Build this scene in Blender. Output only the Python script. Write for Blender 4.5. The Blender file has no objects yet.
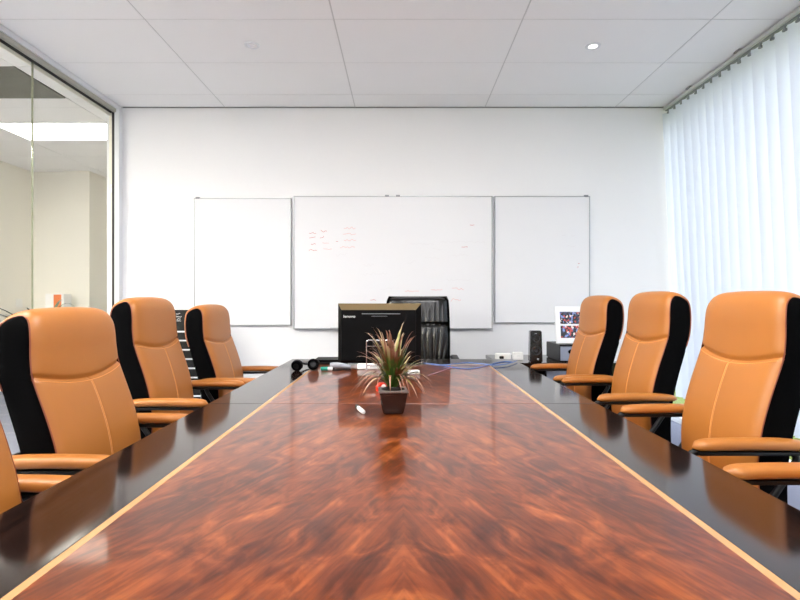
import bpy, bmesh, math, random
from mathutils import Vector, Matrix
PI = math.pi
SC = bpy.context.scene
COL = SC.collection
F_PX, CX, CY, EYE = 513.0, 402.0, 301.0, 1.15
TABLE_Z = 0.74


def on_table(px, py, z=TABLE_Z):
    """world X, Y of a point lying at height z that the photo shows at (px, py)"""
    Y = (EYE - z) * F_PX / (py - CY)
    return (px - CX) * Y / F_PX, Y


# ------------------------------------------------------------------ materials
def srgb(r, g, b):
    def f(c):
        c /= 255.0
        return c / 12.92 if c <= 0.04045 else ((c + 0.055) / 1.055) ** 2.4
    return (f(r), f(g), f(b), 1.0)


def new_mat(name):
    m = bpy.data.materials.new(name)
    m.use_nodes = True
    nt = m.node_tree
    b = nt.nodes['Principled BSDF']
    return m, nt, b


def mat(name, col, rough=0.5, metal=0.0, spec=0.5, bump=0.0, bscale=200.0, vary=0.0, vscale=8.0, coat=0.0,
        emit=None, estr=0.0, sheen=0.0, transm=0.0):
    m, nt, b = new_mat(name)
    b.inputs['Base Color'].default_value = col
    b.inputs['Roughness'].default_value = rough
    b.inputs['Metallic'].default_value = metal
    b.inputs['Specular IOR Level'].default_value = spec
    b.inputs['Coat Weight'].default_value = coat
    b.inputs['Sheen Weight'].default_value = sheen
    if emit:
        b.inputs['Emission Color'].default_value = emit
        b.inputs['Emission Strength'].default_value = estr
    tc = nt.nodes.new('ShaderNodeTexCoord')
    if vary > 0:
        n = nt.nodes.new('ShaderNodeTexNoise')
        n.inputs['Scale'].default_value = vscale
        n.inputs['Detail'].default_value = 4
        nt.links.new(tc.outputs['Object'], n.inputs['Vector'])
        hs = nt.nodes.new('ShaderNodeHueSaturation')
        hs.inputs['Color'].default_value = col
        mr = nt.nodes.new('ShaderNodeMapRange')
        mr.inputs['To Min'].default_value = 1 - vary
        mr.inputs['To Max'].default_value = 1 + vary
        nt.links.new(n.outputs['Fac'], mr.inputs['Value'])
        nt.links.new(mr.outputs['Result'], hs.inputs['Value'])
        nt.links.new(hs.outputs['Color'], b.inputs['Base Color'])
    if bump > 0:
        n = nt.nodes.new('ShaderNodeTexNoise')
        n.inputs['Scale'].default_value = bscale
        n.inputs['Detail'].default_value = 3
        nt.links.new(tc.outputs['Object'], n.inputs['Vector'])
        bp = nt.nodes.new('ShaderNodeBump')
        bp.inputs['Strength'].default_value = bump
        bp.inputs['Distance'].default_value = 0.002
        nt.links.new(n.outputs['Fac'], bp.inputs['Height'])
        nt.links.new(bp.outputs['Normal'], b.inputs['Normal'])
    return m


def emission_mat(name, col, strength):
    m = bpy.data.materials.new(name)
    m.use_nodes = True
    nt = m.node_tree
    nt.nodes.clear()
    o = nt.nodes.new('ShaderNodeOutputMaterial')
    e = nt.nodes.new('ShaderNodeEmission')
    e.inputs['Color'].default_value = col
    e.inputs['Strength'].default_value = strength
    nt.links.new(e.outputs[0], o.inputs[0])
    return m


def glass_mat(name, tint):
    m = bpy.data.materials.new(name)
    m.use_nodes = True
    nt = m.node_tree
    nt.nodes.clear()
    o = nt.nodes.new('ShaderNodeOutputMaterial')
    t = nt.nodes.new('ShaderNodeBsdfTransparent')
    t.inputs['Color'].default_value = tint
    g = nt.nodes.new('ShaderNodeBsdfGlossy')
    g.inputs['Roughness'].default_value = 0.0
    lw = nt.nodes.new('ShaderNodeLayerWeight')
    lw.inputs['Blend'].default_value = 0.5
    pw = math_node(nt, 'POWER', lw.outputs['Facing'], vb=5.0)
    fr = nt.nodes.new('ShaderNodeMapRange')
    fr.inputs['To Min'].default_value = 0.02
    fr.inputs['To Max'].default_value = 0.6
    nt.links.new(pw, fr.inputs['Value'])
    mx = nt.nodes.new('ShaderNodeMixShader')
    nt.links.new(fr.outputs[0], mx.inputs[0])
    nt.links.new(t.outputs[0], mx.inputs[1])
    nt.links.new(g.outputs[0], mx.inputs[2])
    nt.links.new(mx.outputs[0], o.inputs[0])
    return m


def vane_mat():
    m = bpy.data.materials.new('vane_fabric')
    m.use_nodes = True
    nt = m.node_tree
    nt.nodes.clear()
    o = nt.nodes.new('ShaderNodeOutputMaterial')
    d = nt.nodes.new('ShaderNodeBsdfDiffuse')
    d.inputs['Color'].default_value = (0.78, 0.82, 0.9, 1)
    t = nt.nodes.new('ShaderNodeBsdfTranslucent')
    t.inputs['Color'].default_value = (0.76, 0.80, 0.92, 1)
    mx = nt.nodes.new('ShaderNodeMixShader')
    mx.inputs[0].default_value = 0.5
    nt.links.new(d.outputs[0], mx.inputs[1])
    nt.links.new(t.outputs[0], mx.inputs[2])
    nt.links.new(mx.outputs[0], o.inputs[0])
    return m


def ramp(nt, stops):
    r = nt.nodes.new('ShaderNodeValToRGB')
    e = r.color_ramp.elements
    while len(e) < len(stops):
        e.new(0.5)
    for k, (p, c) in enumerate(stops):
        e[k].position = p
        e[k].color = c
    return r


def math_node(nt, op, a=None, b=None, va=None, vb=None):
    n = nt.nodes.new('ShaderNodeMath')
    n.operation = op
    if a is not None:
        nt.links.new(a, n.inputs[0])
    if b is not None:
        nt.links.new(b, n.inputs[1])
    if va is not None:
        n.inputs[0].default_value = va
    if vb is not None:
        n.inputs[1].default_value = vb
    return n.outputs[0]


def wood_mat():
    """book-matched reddish veneer: the grain opens in a V from the centre line"""
    m, nt, b = new_mat('mahogany_veneer')
    tc = nt.nodes.new('ShaderNodeTexCoord')
    sp = nt.nodes.new('ShaderNodeSeparateXYZ')
    nt.links.new(tc.outputs['Object'], sp.inputs[0])
    ax = math_node(nt, 'ABSOLUTE', sp.outputs['X'])
    y = sp.outputs['Y']
    a = math.radians(21)
    # along / across grain
    al = math_node(nt, 'SUBTRACT', math_node(nt, 'MULTIPLY', y, vb=math.cos(a)), math_node(nt, 'MULTIPLY', ax, vb=math.sin(a)))
    ac = math_node(nt, 'ADD', math_node(nt, 'MULTIPLY', y, vb=math.sin(a)), math_node(nt, 'MULTIPLY', ax, vb=math.cos(a)))

    def vec(sa, sc):
        c = nt.nodes.new('ShaderNodeCombineXYZ')
        nt.links.new(math_node(nt, 'MULTIPLY', ac, vb=sc), c.inputs[0])
        nt.links.new(math_node(nt, 'MULTIPLY', al, vb=sa), c.inputs[1])
        return c.outputs[0]

    def noise(v, scale, detail, dist=0.0):
        n = nt.nodes.new('ShaderNodeTexNoise')
        n.inputs['Scale'].default_value = scale
        n.inputs['Detail'].default_value = detail
        n.inputs['Distortion'].default_value = dist
        nt.links.new(v, n.inputs['Vector'])
        return n.outputs['Fac']
    big = noise(vec(1.8, 9.0), 1.0, 4, .7)
    swirl = noise(vec(8.5, 19.0), 1.0, 6, 1.5)
    fine = noise(vec(4.0, 110.0), 1.0, 3, 0.2)
    s = math_node(nt, 'ADD', math_node(nt, 'MULTIPLY', big, vb=0.34), math_node(nt, 'MULTIPLY', swirl, vb=0.46))
    s = math_node(nt, 'ADD', s, math_node(nt, 'MULTIPLY', fine, vb=0.20))
    r = ramp(nt, [(0.29, srgb(34, 11, 4)), (0.43, srgb(74, 30, 10)), (0.53, srgb(106, 48, 17)), (0.68, srgb(150, 82, 37))])
    nt.links.new(s, r.inputs[0])
    nt.links.new(r.outputs[0], b.inputs['Base Color'])
    b.inputs['Roughness'].default_value = 0.3
    b.inputs['IOR'].default_value = 1.22
    b.inputs['Coat Weight'].default_value = 0.6
    b.inputs['Coat Roughness'].default_value = 0.07
    b.inputs['Coat IOR'].default_value = 1.4
    return m


def dark_wood_mat():
    m, nt, b = new_mat('black_stained_veneer')
    tc = nt.nodes.new('ShaderNodeTexCoord')
    mp = nt.nodes.new('ShaderNodeMapping')
    mp.inputs['Scale'].default_value = (60, 3.5, 60)
    nt.links.new(tc.outputs['Object'], mp.inputs[0])
    n = nt.nodes.new('ShaderNodeTexNoise')
    n.inputs['Scale'].default_value = 1.5
    n.inputs['Detail'].default_value = 5
    nt.links.new(mp.outputs[0], n.inputs['Vector'])
    r = ramp(nt, [(0.35, srgb(16, 11, 10)), (0.7, srgb(44, 27, 21))])
    nt.links.new(n.outputs['Fac'], r.inputs[0])
    nt.links.new(r.outputs[0], b.inputs['Base Color'])
    b.inputs['Roughness'].default_value = 0.09
    return m


def carpet_mat():
    m, nt, b = new_mat('grey_carpet')
    tc = nt.nodes.new('ShaderNodeTexCoord')
    n = nt.nodes.new('ShaderNodeTexNoise')
    n.inputs['Scale'].default_value = 350
    nt.links.new(tc.outputs['Object'], n.inputs['Vector'])
    r = ramp(nt, [(0.3, srgb(96, 100, 118)), (0.7, srgb(150, 154, 172))])
    nt.links.new(n.outputs['Fac'], r.inputs[0])
    nt.links.new(r.outputs[0], b.inputs['Base Color'])
    b.inputs['Roughness'].default_value = 0.95
    bp = nt.nodes.new('ShaderNodeBump')
    bp.inputs['Strength'].default_value = 0.5
    nt.links.new(n.outputs['Fac'], bp.inputs['Height'])
    nt.links.new(bp.outputs[0], b.inputs['Normal'])
    return m


def photo_mat():
    m, nt, b = new_mat('snapshot_print')
    tc = nt.nodes.new('ShaderNodeTexCoord')
    v = nt.nodes.new('ShaderNodeTexVoronoi')
    v.inputs['Scale'].default_value = 75
    nt.links.new(tc.outputs['Object'], v.inputs['Vector'])
    sp = nt.nodes.new('ShaderNodeSeparateColor')
    nt.links.new(v.outputs['Color'], sp.inputs[0])
    r = ramp(nt, [(0.0, srgb(30, 26, 34)), (0.3, srgb(60, 66, 96)), (0.45, srgb(190, 70, 66)), (0.62, srgb(40, 36, 44)),
                  (0.76, srgb(120, 140, 200)), (0.9, srgb(228, 214, 205))])
    r.color_ramp.interpolation = 'CONSTANT'
    nt.links.new(sp.outputs[0], r.inputs[0])
    nt.links.new(r.outputs[0], b.inputs['Base Color'])
    b.inputs['Roughness'].default_value = 0.3
    return m


def leaf_mat(name, c0, c1, c2):
    """colour runs along the blade from its root to its tip (vertex attribute 'along')"""
    m, nt, b = new_mat(name)
    at = nt.nodes.new('ShaderNodeAttribute')
    at.attribute_name = 'along'
    tc = nt.nodes.new('ShaderNodeTexCoord')
    n = nt.nodes.new('ShaderNodeTexNoise')
    n.inputs['Scale'].default_value = 22
    nt.links.new(tc.outputs['Object'], n.inputs['Vector'])
    f = math_node(nt, 'ADD', at.outputs['Fac'], math_node(nt, 'MULTIPLY', math_node(nt, 'SUBTRACT', n.outputs['Fac'], vb=0.5), vb=1.1))
    r = ramp(nt, [(0.0, c0), (0.38, c0), (0.6, c1), (0.9, c2)])
    nt.links.new(f, r.inputs[0])
    nt.links.new(r.outputs[0], b.inputs['Base Color'])
    b.inputs['Roughness'].default_value = 0.42
    return m


M = {}
M['wall'] = mat('white_wall_paint', srgb(235, 235, 237), 0.75, bump=0.08, bscale=90)
M['cream'] = mat('cream_wall_paint', srgb(240, 237, 228), 0.8, bump=0.05, bscale=90)
M['tile'] = mat('ceiling_tile', srgb(240, 240, 241), 0.85, bump=0.12, bscale=260, vary=0.02, vscale=2)
M['tbar'] = mat('ceiling_grid_metal', srgb(204, 204, 205), 0.5)
M['gap'] = mat('shadow_gap', srgb(150, 150, 150), 0.9)
M['carpet'] = carpet_mat()
M['white_alu'] = mat('white_aluminium', srgb(226, 228, 232), 0.4, spec=0.5)
M['olive_alu'] = mat('grey_olive_aluminium', srgb(176, 175, 164), 0.4, metal=0.1)
M['rubber'] = mat('black_rubber', srgb(18, 18, 18), 0.6)
M['alu'] = mat('brushed_aluminium', srgb(176, 178, 180), 0.35, metal=0.8)
M['glass'] = glass_mat('partition_glass', (0.975, 0.975, 0.95, 1))
M['window_glass'] = glass_mat('window_glass', (0.98, 0.985, 0.985, 1))
M['vane'] = vane_mat()
M['silicone'] = mat('clear_silicone_joint', srgb(112, 116, 94), 0.5)
M['rail'] = mat('grey_rail', srgb(196, 198, 198), 0.4, metal=0.3)
M['carrier'] = mat('grey_plastic', srgb(130, 134, 140), 0.5)
M['wood'] = wood_mat()
M['dark_wood'] = dark_wood_mat()
M['maple'] = mat('maple_inlay', srgb(176, 132, 86), 0.25, vary=0.1, vscale=30)
M['leather'] = mat('tan_leather', srgb(168, 104, 42), 0.42, bump=0.12, bscale=420, vary=0.05, vscale=9)
M['stitch'] = mat('pale_thread', srgb(228, 160, 98), 0.6)
M['piping'] = mat('russet_piping', srgb(128, 62, 36), 0.5)
M['black_fabric'] = mat('black_fabric', srgb(5, 5, 6), 0.9, spec=0.05, bump=0.2, bscale=500)
M['black_plastic'] = mat('black_plastic', srgb(11, 11, 12), 0.4, spec=0.3)
M['black_matte'] = mat('black_matte_plastic', srgb(6, 6, 7), 0.5, spec=0.1)
M['black_gloss'] = mat('black_gloss', srgb(8, 8, 9), 0.12)
M['black_leather'] = mat('black_leather', srgb(10, 10, 9), 0.24, bump=0.06, bscale=300)
M['lit_tan'] = mat('bezel_lit_tan', srgb(150, 130, 96), 0.28, metal=0.85)  # tan stands in for light falling on the black bezel's top slope
M['chrome'] = mat('chrome', srgb(214, 216, 220), 0.12, metal=1.0)
M['board'] = mat('whiteboard_enamel', srgb(229, 229, 232), 0.35, spec=0.15)
M['red_ink'] = mat('faded_red_ink', srgb(226, 158, 154), 0.6)
M['red_ink_dark'] = mat('red_ink', srgb(196, 78, 74), 0.6)
M['grey_ink'] = mat('faded_grey_ink', srgb(221, 219, 222), 0.6)
M['white_plastic'] = mat('white_plastic', srgb(238, 238, 236), 0.4)
M['pot'] = mat('dark_brown_glaze', srgb(40, 20, 15), 0.22, vary=0.15, vscale=20)
M['pot_rim'] = mat('grey_brown_rim', srgb(112, 98, 92), 0.3)
M['soil'] = mat('dark_soil', srgb(32, 22, 16), 0.95, bump=0.8, bscale=160)
M['leaf'] = leaf_mat('variegated_blade', srgb(50, 80, 20), srgb(104, 62, 34), srgb(150, 104, 86))
M['leaf_pale'] = leaf_mat('pale_blade', srgb(96, 116, 46), srgb(158, 146, 92), srgb(184, 156, 136))
M['leaf_dark'] = leaf_mat('dark_blade', srgb(24, 40, 16), srgb(40, 60, 28), srgb(84, 98, 72))
M['blue_cable'] = mat('blue_cable', srgb(96, 126, 188), 0.45)
M['pink_cable'] = mat('mauve_cable', srgb(160, 120, 132), 0.5)
M['teal'] = mat('teal_plastic', srgb(20, 140, 118), 0.4)
M['red_plastic'] = mat('red_plastic', srgb(208, 48, 24), 0.4)
M['silver'] = mat('silver_plastic', srgb(150, 153, 160), 0.35, metal=0.4)
M['slate'] = mat('slate_front', srgb(132, 138, 156), 0.45)
M['speaker_cone'] = mat('speaker_cone', srgb(30, 31, 33), 0.7)
M['frame_white'] = mat('white_frame', srgb(240, 240, 240), 0.4)
M['photo'] = photo_mat()
M['lawn'] = mat('lawn_grass', srgb(112, 128, 40), 0.95, bump=1.0, bscale=60, vary=0.25, vscale=14)
M['concrete'] = mat('pale_concrete', srgb(190, 190, 186), 0.9, vary=0.06, vscale=10)
M['orange_card'] = mat('orange_label', srgb(222, 112, 36), 0.6)
M['vent'] = mat('grey_grille', srgb(112, 112, 104), 0.6)
M['lamp_room'] = emission_mat('lamp_diffuser_cool', (1.0, 0.98, 0.965, 1), 18.0)
M['lamp_added'] = emission_mat('added_lamp_warm', (1.0, 0.96, 0.87, 1), 44.0)  # for the unseen lamps added beyond the partition
M['lamp_seen'] = emission_mat('lamp_diffuser_soft', (1.0, 0.97, 0.9, 1), 3.2)
M['lamp_spot'] = emission_mat('downlight_lamp', (1.0, 0.95, 0.88, 1), 5.0)


# ------------------------------------------------------------------ mesh helpers
class MB:
    """collects shapes into one bmesh"""

    def __init__(self):
        self.bm = bmesh.new()
        self.wn = False

    def box(self, x0, x1, y0, y1, z0, z1, r=0.0, seg=2, rot=None, about=None):
        ret = bmesh.ops.create_cube(self.bm, size=1.0)
        vs = ret['verts']
        for v in vs:
            v.co = Vector((x0 + (v.co.x + .5) * (x1 - x0), y0 + (v.co.y + .5) * (y1 - y0), z0 + (v.co.z + .5) * (z1 - z0)))
        if r > 0:
            self.wn = True
            es = list({e for v in vs for e in v.link_edges})
            res = bmesh.ops.bevel(self.bm, geom=es, offset=r, segments=seg, profile=0.5, affect='EDGES', clamp_overlap=True)
            vs = list({v for f in res['faces'] for v in f.verts} | {v for v in vs if v.is_valid})
        if rot is not None:
            bmesh.ops.rotate(self.bm, verts=vs, cent=about or Vector((0, 0, 0)), matrix=rot)
        return vs

    def rings(self, rings, cap0=True, cap1=True, closed=True):
        bv = [[self.bm.verts.new(p) for p in ring] for ring in rings]
        n = len(bv[0])
        for a, b in zip(bv, bv[1:]):
            for i in range(n if closed else n - 1):
                j = (i + 1) % n
                self.bm.faces.new((a[i], a[j], b[j], b[i]))
        if closed and cap0:
            self.bm.faces.new(list(reversed(bv[0])))
        if closed and cap1:
            self.bm.faces.new(bv[-1])
        return bv

    def lathe(self, prof, cx=0, cy=0, cz=0, n=24, cap0=True, cap1=True, mtx=None):
        rs = []
        for r, z in prof:
            ring = []
            for i in range(n):
                p = Vector((r * math.cos(2 * PI * i / n), r * math.sin(2 * PI * i / n), z))
                if mtx is not None:
                    p = mtx @ p
                ring.append(p + Vector((cx, cy, cz)))
            rs.append(ring)
        return self.rings(rs, cap0, cap1)

    def tube(self, pts, r, n=8, smooth=0):
        pts = [Vector(p) for p in pts]
        if smooth:
            pts = spline(pts, smooth)
        rs = []
        up = Vector((0, 0, 1))
        prev = None
        for i, p in enumerate(pts):
            a = pts[max(i - 1, 0)]
            b = pts[min(i + 1, len(pts) - 1)]
            t = (b - a).normalized()
            if prev is None:
                ref = up if abs(t.z) < 0.9 else Vector((1, 0, 0))
                nx = t.cross(ref).normalized()
            else:
                nx = (prev - t * prev.dot(t)).normalized()
            prev = nx
            ny = t.cross(nx)
            rr = r[i] if isinstance(r, (list, tuple)) else r
            rs.append([p + (nx * math.cos(2 * PI * k / n) + ny * math.sin(2 * PI * k / n)) * rr for k in range(n)])
        return self.rings(rs)

    def grid(self, fn, us, vs):
        g = [[self.bm.verts.new(fn(u, v)) for u in us] for v in vs]
        for a, b in zip(g, g[1:]):
            for i in range(len(us) - 1):
                self.bm.faces.new((a[i], a[i + 1], b[i + 1], b[i]))
        return g

    def build(self, name, material, parent=None, smooth=True, angle=40, loc=None, rotz=None):
        me = bpy.data.meshes.new(name)
        bmesh.ops.recalc_face_normals(self.bm, faces=self.bm.faces[:])
        for f in self.bm.faces:
            f.smooth = smooth
        if smooth:
            lim = math.radians(angle)
            for e in self.bm.edges:
                if len(e.link_faces) == 2 and e.calc_face_angle(0) > lim:
                    e.smooth = False
        self.bm.to_mesh(me)
        self.bm.free()
        if isinstance(material, (list, tuple)):
            for m_ in material:
                me.materials.append(m_)
        else:
            me.materials.append(material)
        o = bpy.data.objects.new(name, me)
        COL.objects.link(o)
        if self.wn and smooth:
            wm = o.modifiers.new('weighted', 'WEIGHTED_NORMAL')
            wm.keep_sharp = True
        if parent:
            o.parent = parent
        if loc is not None:
            o.location = loc
        if rotz is not None:
            o.rotation_euler = (0, 0, rotz)
        return o


def spline(pts, k):
    """Catmull-Rom through the points, k steps a span"""
    out = []
    n = len(pts)
    for i in range(n - 1):
        p0, p1, p2, p3 = pts[max(i - 1, 0)], pts[i], pts[i + 1], pts[min(i + 2, n - 1)]
        for s in range(k):
            t = s / k
            out.append(0.5 * ((2 * p1) + (p2 - p0) * t + (2 * p0 - 5 * p1 + 4 * p2 - p3) * t * t + (3 * p1 - p0 - 3 * p2 + p3) * t ** 3))
    out.append(pts[-1])
    return out


def empty(name, loc=(0, 0, 0), rotz=0.0):
    o = bpy.data.objects.new(name, None)
    COL.objects.link(o)
    o.location = loc
    o.rotation_euler = (0, 0, rotz)
    o.empty_display_size = 0.1
    return o


def tag(o, label=None, cat=None, group=None, kind=None):
    if label:
        o['label'] = label
    if cat:
        o['category'] = cat
    if group:
        o['group'] = group
    if kind:
        o['kind'] = kind
    return o


def structure(o):
    o['kind'] = 'structure'
    return o


def copy_tree(o, parent=None):
    c = o.copy()
    COL.objects.link(c)
    if parent:
        c.parent = parent
    for ch in list(o.children):
        copy_tree(ch, c)
    return c


# ------------------------------------------------------------------ the room
XL, XR, YB, YF, ZC = -2.63, 2.40, 4.70, -2.6, 2.923
NXL = -5.08          # far side of the next room
def room():
    b = MB(); b.box(-5.3, 2.70, YF - 0.1, 8.4, -0.1, 0)
    structure(b.build('floor', M['carpet'], smooth=False))
    # ceiling slab, tiles let into it, grid bars between
    b = MB(); b.box(-5.3, 2.70, YF - 0.1, 8.4, ZC + 0.02, ZC + 0.12)
    ceil = structure(b.build('ceiling', M['tbar'], smooth=False))
    lamps = {(i, j) for i in (0, 2) for j in (4, 8)}   # tiles given over to lamps (see below)
    t = MB()
    gx, gy, sx, sy = -1.62, 4.41, 1.19, 0.59
    xs = [gx + sx * k for k in range(-1, 5)]
    for i in range(len(xs) - 1):
        x0, x1 = max(xs[i], -2.57), min(xs[i + 1], 2.68)
        for j in range(-1, 12):
            y1 = min(gy - sy * j, YB - 0.012)
            y0 = max(gy - sy * (j + 1), YF)
            if j == -1:
                y0 = gy
            if (i, j) in lamps or y1 - y0 < 0.02:
                continue
            t.box(x0 + .005, x1 - .005, y0 + .004, y1 - .004, ZC, ZC + 0.0199)
    t.build('tile_field', M['tile'], ceil, smooth=False)
    t = MB()
    for x in xs[1:-1]:
        t.box(x - .0045, x + .0045, YF, YB, ZC + .0025, ZC + .0195)
    for j in range(0, 12):
        t.box(-2.57, 2.68, gy - sy * j - .0035, gy - sy * j + .0035, ZC + .002, ZC + .019)
    t.build('grid_bars', M['tbar'], ceil, smooth=False)
    # next room's ceiling tiles
    t = MB()
    for i in range(-1, 3):
        x0, x1 = -2.93 - 1.2 * i - 1.2, -2.93 - 1.2 * i
        x0, x1 = max(x0, NXL), min(x1, -2.69)
        if x1 - x0 < 0.05:
            continue
        for j in range(0, 18):
            y0 = 8.08 - 0.6 * (j + 1); y1 = y0 + 0.6
            if (i == 0 and j in (4, 6)) or (i == 1 and j in (9, 11, 14)):
                continue
            t.box(x0 + .005, x1 - .005, y0 + .004, y1 - .004, ZC, ZC + 0.0199)
    t.build('tile_field', M['tile'], ceil, smooth=False)
    # walls
    b = MB(); b.box(-2.60, 2.46, YB, YB + 0.1, 0, ZC - 0.006); b.box(2.36, 2.46, YB + .1, 5.7, 0, ZC + .02); b.box(2.36, 2.70, 5.7, 5.8, 0, ZC + .02)
    w = structure(b.build('wall_back', M['wall'], smooth=False))
    b = MB(); b.box(-2.56, 2.42, YB + 0.004, YB + 0.1, ZC - 0.006, ZC + 0.02)
    b.build('shadow_gap', M['gap'], w, smooth=False)
    b = MB(); b.box(-5.3, 2.7, YF - 0.1, YF, 0, ZC + 0.02)
    structure(b.build('wall_front', M['wall'], smooth=False))
    b = MB(); b.box(-2.56, 2.40, YB - 0.012, YB, 0, 0.09, 0.003)
    structure(b.build('baseboard_back', M['white_alu']))
    # next room
    b = MB(); b.box(NXL - 0.1, NXL, YF, 7.15, 0, ZC + .02); b.box(NXL - .1, -4.26, 7.05, 8.2, 0, ZC + .02)
    b.box(-4.26, -2.5, 8.1, 8.2, 0, ZC + .02); b.box(-2.60, -2.5, YB + .1, 8.1, 0, ZC + .02)
    structure(b.build('wall_next_room', M['cream'], smooth=False))
    b = MB(); b.box(-4.62, -4.26, 6.99, 7.05, 0, ZC)
    structure(b.build('trim_2', M['cream'], smooth=False))
    # door at the end of the corridor
    d = MB(); d.box(-4.10, -3.36, 8.05, 8.09, 0.005, 2.0, .004)
    dr = structure(d.build('door_1', M['white_alu']))
    f = MB(); f.box(-4.16, -4.10, 8.03, 8.1, 0, 2.06); f.box(-3.36, -3.30, 8.03, 8.1, 0, 2.06); f.box(-4.10, -3.36, 8.03, 8.1, 2.0, 2.06)
    f.build('door_frame', M['olive_alu'], dr, smooth=False)
    h = MB(); h.tube([(-4.04, 8.05, 1.0), (-4.04, 8.0, 1.0), (-3.93, 8.0, 1.0)], .009)
    h.build('door_handle', M['alu'], dr)

    # glass partition
    b = MB()
    b.box(XL - .05, XL + .06, YF, YB, ZC - .035, ZC + .0199)
    b.box(XL - .03, XL + .03, YF, YB, 0, .05)
    wl = structure(b.build('wall_left', M['white_alu'], smooth=False))
    b = MB(); b.box(XL - .035, XL + .045, YF, YB - .06, ZC - .066, ZC - .035)
    b.build('head_track', M['olive_alu'], wl, smooth=False)
    b = MB(); b.box(XL - .012, XL + .018, YF, YB - .06, ZC - .073, ZC - .066)
    b.box(XL + .006, XL + .028, YB - .06, YB - .04, .0, ZC - .035)
    b.build('gasket', M['rubber'], wl, smooth=False)
    b = MB(); b.box(XL + .028, XL + .07, YB - .06, YB, .0, ZC - .035, .002); b.box(XL - .05, XL + .028, YB - .04, YB, .0, ZC - .035)
    b.build('post', M['white_alu'], wl)
    b = MB(); b.box(XL - .02, XL + .006, YB - .06, YB - .04, .0, ZC - .035); b.box(XL - .02, XL - .008, YF, YB - .06, ZC - .1, ZC - .066)
    b.build('edge_strip', M['cream'], wl, smooth=False)
    ys = [YB - .06, 3.65, 2.65, 1.65, .65, -.35, -1.35, YF]
    for k in range(len(ys) - 1):
        p = MB(); p.box(XL - .006, XL + .006, ys[k + 1] + .002, ys[k] - .002, .05, ZC - .07)
        p.build('glass_pane', M['glass'], wl, smooth=False)

    b = MB()
    for y in ys[1:-1]:
        b.box(XL - .0065, XL + .0065, y - .0014, y + .0014, .05, ZC - .074)
    b.build('joint', M['silicone'], wl, smooth=False)

    # window side: low kerb, head, mullions, panes
    b = MB()
    b.box(2.60, 2.70, YF, 5.7, 0, .03)
    b.box(2.60, 2.70, YF, 5.7, ZC - .10, ZC + .0199)
    b.box(2.60, 2.70, YF, YF + .1, .03, ZC - .10)
    wr = structure(b.build('wall_right', M['white_alu'], smooth=False))
    edges = [YF + .1, -1.3, 0.1, 1.5, 2.9, 4.3, 5.7]
    for k in range(len(edges) - 1):
        y0, y1 = edges[k], edges[k + 1]
        f = MB()
        w_ = .025
        f.box(2.61, 2.68, y0, y0 + w_, .03, ZC - .1); f.box(2.61, 2.68, y1 - w_, y1, .03, ZC - .1)
        f.box(2.61, 2.68, y0 + w_, y1 - w_, .03, .03 + w_); f.box(2.61, 2.68, y0 + w_, y1 - w_, ZC - .1 - w_, ZC - .1)
        fo = structure(f.build('window_%d' % (k + 1), M['white_alu'], smooth=False))
        g = MB(); g.box(2.640, 2.648, y0 + w_, y1 - w_, .03 + w_, ZC - .1 - w_)
        g.build('window_pane', M['window_glass'], fo, smooth=False)
    # outside
    g = MB(); g.box(2.76, 30, -25, 40, -.16, -.06)
    structure(tag(g.build('lawn', M['lawn'], smooth=False)))
    g = MB(); g.box(2.70, 2.76, -25, 40, -.16, -.05)
    structure(g.build('path_outside', M['concrete'], smooth=False))


room()


# ------------------------------------------------------------------ lamps in the ceilings
def troffer(x0, x1, y0, y1, m_, label, group=None):
    t = empty('ceiling_light', ((x0 + x1) / 2, (y0 + y1) / 2, ZC))
    cx, cy = (x1 - x0) / 2, (y1 - y0) / 2
    f = MB()
    w = .022
    f.box(-cx, cx, -cy, -cy + w, -.004, .0195); f.box(-cx, cx, cy - w, cy, -.004, .0195)
    f.box(-cx, -cx + w, -cy + w, cy - w, -.004, .0195); f.box(cx - w, cx, -cy + w, cy - w, -.004, .0195)
    f.build('frame', M['white_alu'], t, smooth=False)
    d = MB(); d.box(-cx + w, cx - w, -cy + w, cy - w, .003, .0195)
    d.build('diffuser', m_, t, smooth=False)
    tag(t, label, 'ceiling light', group)
    return t


for i in (0, 2):
    for j in (4, 8):
        x0 = -1.62 + 1.19 * (i - 1); y1 = 4.41 - .59 * j
        x0c = max(x0, -2.57)
        troffer(x0c + .006, x0 + 1.19 - .006, y1 - .59 + .005, y1 - .005, M['lamp_room'],
                'recessed ceiling lamp above the long table, out of the photo', 'lamps over the long table')
for j, lab in ((4, 'lit rectangular ceiling lamp seen through the glass partition'),
               (11, 'unseen ceiling lamp added to light the next room, beside the table front'),
               (9, 'unseen ceiling lamp added to light the next room, nearer than the grille'),
               (14, 'unseen ceiling lamp added to light the next room, behind the camera')):
    y0 = 8.08 - .6 * (j + 1)
    xa, xb = (-4.13, -2.93) if j == 4 else (NXL + .01, -4.13)
    troffer(xa + .006, xb - .006, y0 + .005, y0 + .595, M['lamp_seen' if j == 4 else 'lamp_added'], lab)  # all but the first are out of view, added to light the next room
troffer(-3.85, -2.70, 7.1, 7.68, M['lamp_added'], 'unseen ceiling lamp added to brighten the corridor behind the back wall')  # added out of view to brighten the corridor
# return-air grille in the next room's ceiling
t = empty('ceiling_vent', (-3.53, 4.18, ZC))
b = MB(); b.box(-.594, .594, -.296, -.266, -.006, .0195); b.box(-.594, .594, .266, .296, -.006, .0195)
b.box(-.594, -.564, -.266, .266, -.006, .0195); b.box(.564, .594, -.266, .266, -.006, .0195)
b.build('frame', M['vent'], t, smooth=False)
b = MB()
for k in range(21):
    y = -.262 + .026 * k
    b.box(-.564, .564, y - .009, y + .009, -.002, .0005)
b.box(-.564, .564, -.266, .266, .01, .0195)
b.build('grille', M['vent'], t, smooth=False)
tag(t, 'grey slatted air grille in the ceiling behind the glass partition', 'vent')


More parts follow.
